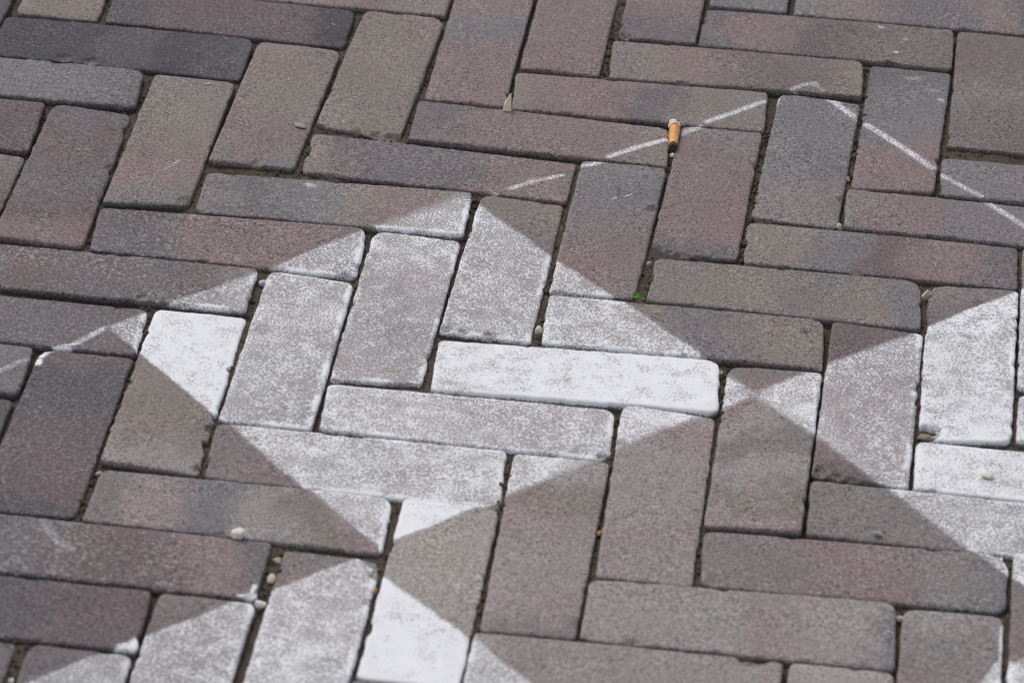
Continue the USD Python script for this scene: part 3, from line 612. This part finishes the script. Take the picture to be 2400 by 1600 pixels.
def chalk_density(V, S, UV, dens, key, poly, strokes, seed):
    xy = V[:, :2]
    d = np.zeros(len(xy))
    if poly is not None:
        sd = inside_distance(xy, poly)
        if sd.max() > -0.02:
            soft = SOFT.get(key, 0.0026)
            edge = sd + 0.0011 * fbm2(xy, 130, seed, 2) + 0.0012 * fbm2(xy, 30, seed + 2, 2)
            if key in ALONG:
                g = ALONG[key]
                t = (UV[:, 0] + 1) / 2 if key[0] == 'H' else (1 - UV[:, 1]) / 2
                dens = dens * np.interp(t, np.linspace(0, 1, len(g)), g)
            body = dens * smoothstep(-soft * 0.4, soft, edge)
            body = body * (1 + 0.16 * fbm2(xy, 30, seed + 4, 3)) + 0.07 * fbm2(xy, 85, seed + 6, 2) * (body > 0.05)
            # chalk dragged over the far and right-hand rims piles up on the arris
            hx0, hy0 = (0.1, 0.0325) if key[0] == 'H' else (0.0325, 0.1)
            toward = np.where((1 - UV[:, 0]) * hx0 < 0.006, 1.0, np.where((1 + UV[:, 1]) * hy0 < 0.006, 0.8, 0.40))
            hx_, hy_ = (0.1, 0.0325) if key[0] == 'H' else (0.0325, 0.1)
            e = np.minimum((1 - np.abs(UV[:, 0])) * hx_, (1 - np.abs(UV[:, 1])) * hy_) + 0.0012 * fbm2(xy, 110, seed + 7, 2)
            rim = smoothstep(0.0052, 0.0018, e) * toward * np.clip(fbm2(xy, 55, seed + 8, 3) * 2.0 + 0.45, 0.05, 1)
            body = body + 0.50 * rim * smoothstep(-0.0005, 0.002, sd)
            d = np.maximum(d, body)
    for line, w, k in strokes:
        q = seg_dist(xy, line)
        q = q + 0.0006 * fbm2(xy, 160, seed + 11, 2)
        d = np.maximum(d, k * (1 + 0.18 * fbm2(xy, 80, seed + 13, 2)) * smoothstep(w / 2000 + 0.0011, w / 2000 - 0.0013, q))
    d = np.clip(d, 0, 1.25)
    return d * (1 - smoothstep(1.05, 1.5, S))


def draw(name, label, category, poly, strokes, seed):
    parent = None
    for V, F, S, UV, dens, k, bx, by, hurt in LAID:
        d = chalk_density(V, S, UV, (dens * 0.97 if dens > 0.9 else dens * 0.90 if dens > 0.74 else dens * 0.80) if dens else 0.5, (k, bx, by), poly, strokes, seed) * (1 - 0.45 * hurt)
        keep = d[F].max(1) > 0.03
        if keep.sum() < 12:
            continue
        f = F[keep]
        used = np.unique(f)
        _, _, nrm = meshkit.arrays((V, F), True)
        remap = np.full(len(V), -1); remap[used] = np.arange(len(used))
        if parent is None:
            parent = thing(name, label, category)
        part('chalk_patch', (V[used] + nrm[used] * 0.00018, remap[f]), CHALK, parent, smooth=True, primvars={'chalk': d[used]})


draw('chalk_diamond', 'white chalk-filled diamond in the middle, its corners all in view', 'chalk drawing', D1, R1, 11)
draw('chalk_diamond', 'white chalk-filled diamond cut by the right edge of the photo', 'chalk drawing', D2, R2, 23)
draw('chalk_diamond', 'white chalk-filled diamond in the lower left, just below the middle one', 'chalk drawing', D3, R3, 37)
draw('chalk_diamond', 'sliver of a chalk-filled diamond in the bottom right corner', 'chalk drawing', D4, R4, 41)
draw('chalk_outline', 'thin white chalk lines of an unfilled diamond around the cigarette butt, upper right', 'chalk line', None, OUT, 53)
draw('smear', 'pale grey smear across the speckled brick at lower left', 'smear', None, SMEAR1, 71)
draw('smear', 'scattered pale smudges on the bricks right of the chalk outline peak', 'smear', None, SMEAR2, 73)
draw('scratch', 'thin pale scratch across a brick at upper left', 'scratch', None, SCRATCH, 75)
draw('smear', 'pale blot on a grey brick at upper left', 'smear', None, SMEAR3, 77)
draw('chalk_line', 'short thin chalk line running left from the middle diamond', 'chalk line', None, LEFT, 61)

# ---------------------------------------------------------------- stones
def stone(size, seed, sub=3, rough=0.42, power=2.2):
    m = trimesh.creation.icosphere(sub)
    v = m.vertices / (np.abs(m.vertices) ** power).sum(1)[:, None] ** (1 / power)
    p = v * 1.1 + seed * 3.1 + 40
    v = v * (1 + rough * (meshkit.fbm(p, 3, seed) - 0.5) * 2)[:, None]
    rg = np.random.default_rng(seed)
    for _ in range(7):   # broken facets
        n = rg.normal(size=3); n /= np.linalg.norm(n)
        h = v @ n - rg.uniform(0.62, 0.85)
        v = v - np.clip(h, 0, None)[:, None] * n * 0.85
    return v * np.asarray(size) / 2000, m.faces


def rot3(ax, ay, az):
    ax, ay, az = np.radians([ax, ay, az])
    X = np.array([[1, 0, 0], [0, math.cos(ax), -math.sin(ax)], [0, math.sin(ax), math.cos(ax)]])
    Y = np.array([[math.cos(ay), 0, math.sin(ay)], [0, 1, 0], [-math.sin(ay), 0, math.cos(ay)]])
    Z = np.array([[math.cos(az), -math.sin(az), 0], [math.sin(az), math.cos(az), 0], [0, 0, 1]])
    return Z @ Y @ X


def put_stone(key, size, z, material, label, seed, r=(0, 0, 0), category='pebble', name='pebble', shape=None):
    v, f = shape or stone(size, seed)
    v = v @ rot3(*r).T
    x, y = PEB[key]
    m = UsdGeom.Xform  # placed at its own spot
    prim = part(name, (v, f), material, smooth=40 if shape else True)
    UsdGeom.Xformable(prim).AddTranslateOp().Set(Gf.Vec3d(x / 1000, y / 1000, z / 1000))
    tag(prim, label, category)


# a pointed splinter of stone: a four-sided wedge with broken facets
def wedge():
    pts = np.array([[-3.4, -2.4, -7], [3.2, -2.6, -7], [3.4, 2.4, -7], [-3.0, 2.5, -7], [-3.3, -2.3, 2], [3.1, -2.6, 2.2], [2.9, 1.0, 6], [-1.8, 1.2, 6.5],
                    [1.2, 1.6, 13.0], [2.3, 1.3, 12.2], [2.2, 2.3, 12.5], [-0.2, 2.2, 9.5]]) / 1000
    h = trimesh.convex.convex_hull(pts)
    return np.array(h.vertices), np.array(h.faces)


put_stone('wedge', None, -0.4, speckled('buff_stone', lin(206, 192, 168), lin(232, 222, 204), 260.0), 'pale pointed stone splinter stuck in a joint near the top', 3, (-8, 4, 8), 'stone', 'stone_splinter', wedge())
put_stone('white', (11.5, 8, 8), 2.0, WHITE, 'rounded white pebble on the brick joint at lower left', 4, (10, 0, 20))
put_stone('joint', (6, 7, 9), -2.0, PALE, 'off-white pebble in the joint inside the middle chalk diamond', 5, (0, 10, 10))
put_stone('oblong', (5.4, 6, 10.5), -1.5, TAN, 'oblong tan pebble standing in the joint above the right chalk diamond', 6, (-25, 16, 0))
put_stone('small', (4.2, 4.4, 5.0), -1.5, PALE, 'small cream pebble at a joint crossing, right of centre', 7)
put_stone('tiny', (3.0, 3.4, 4.4), -2.0, TAN, 'tiny tan pebble in the grit joint under the chalk outline', 8, (0, 15, 0))
put_stone('yellow', (9.5, 6, 3.4), 1.3, speckled('cream_stone', lin(206, 201, 184), lin(224, 220, 206), 200.0), 'flat cream pebble lying on the chalk at the right edge', 9, (0, 4, -18))
put_stone('chip', (8.5, 6.5, 2.4), 1.0, GREY, 'flat grey stone chip lying on a plain brick at upper left', 10, (4, 3, -14), 'stone chip', 'stone_chip')
put_stone('chip2', (7.0, 4.6, 1.8), 0.6, GREY, 'flat grey stone chip lying on a brick at lower right', 12, (0, 3, 10), 'stone chip', 'stone_chip')
put_stone('dot', (5.0, 4.5, 4.0), -2.5, PALE, 'pale pebble in a joint corner at the bottom right', 13)
put_stone('tanlow', (5.4, 9, 7), -3.6, PALE, 'long pale pebble in the gritty joint at the bottom left', 14, (0, 0, -8))
put_stone('whitelow', (8.2, 6.5, 5.5), -2.6, WHITE, 'white pebble at the lower end of the gritty joint, bottom left', 15, (0, 0, 15))
put_stone('tanup', (7.0, 6.0, 6.0), -4.2, TAN, 'tan pebble at the upper end of the gritty joint, bottom left', 16)
put_stone('blue', (6.5, 6.0, 5.5), -3.4, speckled('dusted_stone', lin(168, 174, 180), lin(206, 210, 214), 300.0), 'bluish chalk-dusted pebble in a joint gap left of the middle diamond', 17)
put_stone('left', (3.6, 3.6, 3.6), -2.5, WHITE, 'little white pebble in the joint at the lower left corner', 18)
put_stone('pink', (3.6, 3.4, 3.4), -2.5, ROSE, 'tiny rosy pebble in the joint above the seedling', 19)
put_stone('orange1', (3.6, 5.5, 3.8), -2.8, OCHRE, 'ochre pebble in the narrow joint at the bottom centre', 20)
put_stone('orange2', (3.4, 6.0, 3.8), -2.8, OCHRE, 'ochre pebble in the joint beside the lower left diamond', 21)
put_stone('speck', (3.0, 3.0, 2.0), 0.7, OCHRE, 'tiny orange crumb lying on a grey brick right of centre', 22, category='crumb', name='crumb')
put_stone('crumb', (4.2, 3.6, 3.4), -0.8, WHITE, 'white crumb under the burnt end of the cigarette butt', 26, category='crumb', name='crumb')
put_stone('pinkl', (5.5, 3.6, 3.4), -1.8, ROSE, 'rosy pebble at a joint corner on the left', 23, (0, 0, 20))
put_stone('tan3', (6.0, 4.5, 4), -3.6, TAN, 'upper of two tan pebbles between the diamonds at right of centre', 24, (0, 0, 25))
put_stone('tan4', (4.6, 5.5, 4), -3.6, ROSE, 'lower of two pebbles between the diamonds at right of centre', 25)
put_stone('chunk', (15, 8, 6), -3.2, CLAY, 'brown lump of broken brick at a chipped corner on the right', 27, (0, 0, -10), 'brick fragment', 'brick_fragment')


def sliver(key, length, ang, label):
    m = trimesh.creation.capsule(height=length / 1000, radius=0.00055, count=[6, 8])
    m.apply_transform(trimesh.transformations.rotation_matrix(math.pi / 2, [0, 1, 0]))
    v = np.array(m.vertices); v[:, 2] *= 0.7
    v[:, 1] += 0.06 * length / 1000 * np.sin(v[:, 0] / (length / 1000) * 3)
    v = v @ rot3(0, 0, ang).T
    prim = part('straw_sliver', (v, m.faces), WHITE, smooth=True)
    UsdGeom.Xformable(prim).AddTranslateOp().Set(Gf.Vec3d(PEB[key][0] / 1000, PEB[key][1] / 1000, 0.0007))
    tag(prim, label, 'sliver')


sliver('sl1', 4.6, 28, 'thin white sliver lying on a brick at upper left')
sliver('sl2', 6.0, 38, 'longer of two white slivers on the brick left of the cigarette butt')
sliver('sl3', 2.6, 24, 'shorter of two white slivers on the brick left of the cigarette butt')

# ---------------------------------------------------------------- cigarette butt
a, b = np.array(BUTT[0]) / 1000, np.array(BUTT[1]) / 1000
u = (b - a) / np.linalg.norm(b - a)
L = 0.0375
near_end = np.array([*a, 0.0016])
side = np.array([u[1], -u[0], 0.0])
M = Gf.Matrix4d(*[float(v) for r in ((*side, 0), (*u, 0.05, 0), (0, 0, 1, 0), (*near_end, 1)) for v in r])
butt = thing('cigarette_butt', 'orange cigarette butt lying in a joint with its dark burnt end towards the camera', 'cigarette butt', mat=M)


def rod(stations, n=40, seed=1, crush=0.0, cap0=False, cap1=False, inner=None):
    """A tube along y through (y, radius) stations, gently dented."""
    ang = np.linspace(0, 2 * np.pi, n, endpoint=False)
    V, F = [], []
    for y, r in stations:
        p = np.column_stack([np.cos(ang), np.full(n, y * 90), np.sin(ang)])
        rr = r * (1 + crush * (meshkit.fbm(p * 1.3 + 30, 2, seed) - 0.5) * 2)
        V.append(np.column_stack([rr * np.cos(ang), np.full(n, y), rr * np.sin(ang)]))
    m = len(stations)
    for i in range(m - 1):
        A = i * n + np.arange(n); B = i * n + (np.arange(n) + 1) % n
        F += [np.column_stack([A, A + n, B + n]), np.column_stack([A, B + n, B])]
    V = np.vstack(V)
    for flag, k, y, o in ((cap0, 0, stations[0][0], 0), (cap1, m - 1, stations[-1][0], 1)):
        if flag:
            c = len(V); V = np.vstack([V, [[0, y, 0]]])
            A = k * n + np.arange(n); B = k * n + (np.arange(n) + 1) % n
            F.append(np.column_stack([A, B, np.full(n, c)]) if not o else np.column_stack([B, A, np.full(n, c)]))
    return V, np.vstack(F)


TIP = usdkit.material(stage, '/World/Looks/tipping_paper', {
    'g': ('geometry', {}), 'n': ('noise_texture', {'scale': 330.0, 'detail': 3.0, 'roughness': 0.7}),
    'r': ('rgb_ramp', {'ramp': [(0.3, tuple(lin(176, 112, 48))), (0.5, tuple(lin(206, 142, 70))), (0.75, tuple(lin(220, 166, 100)))]}),
    'b': ('bump', {'strength': 0.3, 'distance': 0.001}), 'p': ('principled_bsdf', {'roughness': 0.6})},
    [('g.position', 'n.vector'), ('n.fac', 'r.fac'), ('r.color', 'p.base_color'), ('n.fac', 'b.height'), ('b.normal', 'p.normal')], surface='p.BSDF')
CHAR = speckled('charred_end', lin(50, 40, 29), lin(98, 80, 56), 500.0, bump=0.8, dist=0.002)
PAPER = speckled('soiled_paper', lin(190, 174, 146), lin(236, 226, 206), 300.0, bump=0.6, dist=0.002)
ys_ = np.linspace(0.0012, 0.0275, 16)
part('tipping_paper', rod([(v, 0.00345 + 0.0009 * (v / 0.0275) ** 1.4) for v in ys_], crush=0.10, seed=4), TIP, butt, smooth=True)
part('burnt_end', rod([(-0.0012, 0.0026), (-0.0016, 0.0031), (-0.0006, 0.0035), (0.0006, 0.00365), (0.0020, 0.00362)], crush=0.12, seed=5, cap0=True), CHAR, butt, smooth=50)
part('paper_end', rod([(0.0268, 0.00438), (0.0282, 0.0045), (0.0300, 0.0047), (0.0318, 0.0046), (0.0330, 0.0040), (0.0338, 0.0024)], crush=0.38, seed=6, cap1=True), PAPER, butt, smooth=35)
part('tobacco_rest', stone((4.2, 2.6, 2.2), 33, 2), CHAR, butt, smooth=True)
UsdGeom.Xformable(stage.GetPrimAtPath(butt + '/tobacco_rest')).AddTranslateOp().Set(Gf.Vec3d(0.001, 0.0308, 0.0038))

# ---------------------------------------------------------------- seedling
LEAF = usdkit.material(stage, '/World/Looks/seed_leaf', {
    'g': ('geometry', {}), 'n': ('noise_texture', {'scale': 500.0, 'detail': 2.0}),
    'r': ('rgb_ramp', {'ramp': [(0.3, tuple(lin(92, 132, 46))), (0.7, tuple(lin(124, 164, 68)))]}),
    'p': ('principled_bsdf', {'roughness': 0.45}), 't': ('translucent_bsdf', {}), 'm': ('mix_closure', {'fac': 0.25})},
    [('g.position', 'n.vector'), ('n.fac', 'r.fac'), ('r.color', 'p.base_color'), ('r.color', 't.color'), ('p.BSDF', 'm.closure1'), ('t.BSDF', 'm.closure2')], surface='m.closure')
STEM = speckled('seed_stem', lin(110, 140, 62), lin(150, 170, 96), 300.0)
sx, sy = np.array(PEB['seed']) / 1000
seed = thing('seedling', 'tiny green two-leaved seedling sprouting from a brick joint', 'plant', loc=(sx, sy, -0.0042))


def leaf(cx, cy, cz, rx, ry, r):
    t = np.linspace(0, 2 * np.pi, 28, endpoint=False)
    V, F = [[0, 0, -0.0004]], []
    for k, f in enumerate((0.35, 0.7, 1.0)):
        V += [[rx * f * math.cos(x_), ry * f * math.sin(x_) * (1 - 0.12 * math.cos(x_)), 0.0006 * f * f - 0.0004] for x_ in t]
    n = 28
    for i in range(n):
        F.append((0, 1 + i, 1 + (i + 1) % n))
        for k in range(2):
            a, b, c, d = 1 + k * n + i, 1 + k * n + (i + 1) % n, 1 + (k + 1) * n + (i + 1) % n, 1 + (k + 1) * n + i
            F += [(a, d, c), (a, c, b)]
    V = np.array(V)
    W = V - [0, 0, 0.00035]
    m = len(V)
    F2 = [(a + m, c + m, b + m) for a, b, c in F]
    rim = 1 + 2 * n
    for i in range(n):
        a, b = rim + i, rim + (i + 1) % n
        F2 += [(a, a + m, b + m), (a, b + m, b)]
    return np.vstack([V, W]) @ rot3(*r).T + [cx, cy, cz], np.array(F + F2)


part('leaf', leaf(-0.0022, -0.0005, 0.0090, 0.0026, 0.0023, (44, -6, 8)), LEAF, seed, smooth=40)
part('leaf', leaf(0.0022, -0.0017, 0.0080, 0.0022, 0.0019, (38, 22, -10)), LEAF, seed, smooth=40)
st = trimesh.creation.cylinder(radius=0.0005, segment=[[0.0003, 0.0012, 0.0], [0, -0.0008, 0.0082]], sections=10)
part('stem', (np.array(st.vertices), np.array(st.faces)), STEM, seed, smooth=40)

# ---------------------------------------------------------------- grit lying in the joints
from shapely import STRtree, Polygon, Point, points as shp_points
quads = [Polygon(np.asarray(q[3]).reshape(4, 2) / 1000).buffer(-0.0012) for q in BRICKS]
tree = STRtree(quads)
rng = np.random.default_rng(77)
cand = np.column_stack([rng.uniform(-0.3, 0.72, 150000), rng.uniform(-0.62, 0.5, 150000)])
hit = np.unique(tree.query(shp_points(cand), predicate='within')[0])
free = np.ones(len(cand), bool); free[hit] = False
for q in MARGIN:
    pass
cand = cand[free]
w = np.zeros(len(cand))
for line in GRIT:
    w = np.maximum(w, np.exp(-(seg_dist(cand, line) / 0.013) ** 2))
keep = rng.random(len(cand)) < (0.38 + 0.55 * w)
cand, w = cand[keep], w[keep]
zs = bed_height(cand)
icos = [trimesh.creation.icosphere(0), trimesh.creation.icosphere(1)]
base = 0
gv, gf = [], []
for n, ((px, py), pz, ww) in enumerate(zip(cand, zs, w)):
    s = np.clip(rng.lognormal(math.log(0.00062), 0.5), 0.0003, 0.0021) * (0.9 + 0.25 * ww)
    ico = icos[int(s > 0.0010)]
    v = ico.vertices * (1 + 0.35 * (rng.random((len(ico.vertices), 1)) - 0.5)) * s * rng.uniform(0.65, 1.3, 3)
    v = v @ rot3(*rng.uniform(0, 360, 3)).T + [px, py, pz + s * 0.45]
    gv.append(v); gf.append(ico.faces + base); base += len(ico.vertices)
g = part('joint_grit', (np.vstack(gv), np.vstack(gf)), GRIT_M)
tag(g, 'brown and tan sand grains and fine grit filling the brick joints', 'grit', kind='stuff')
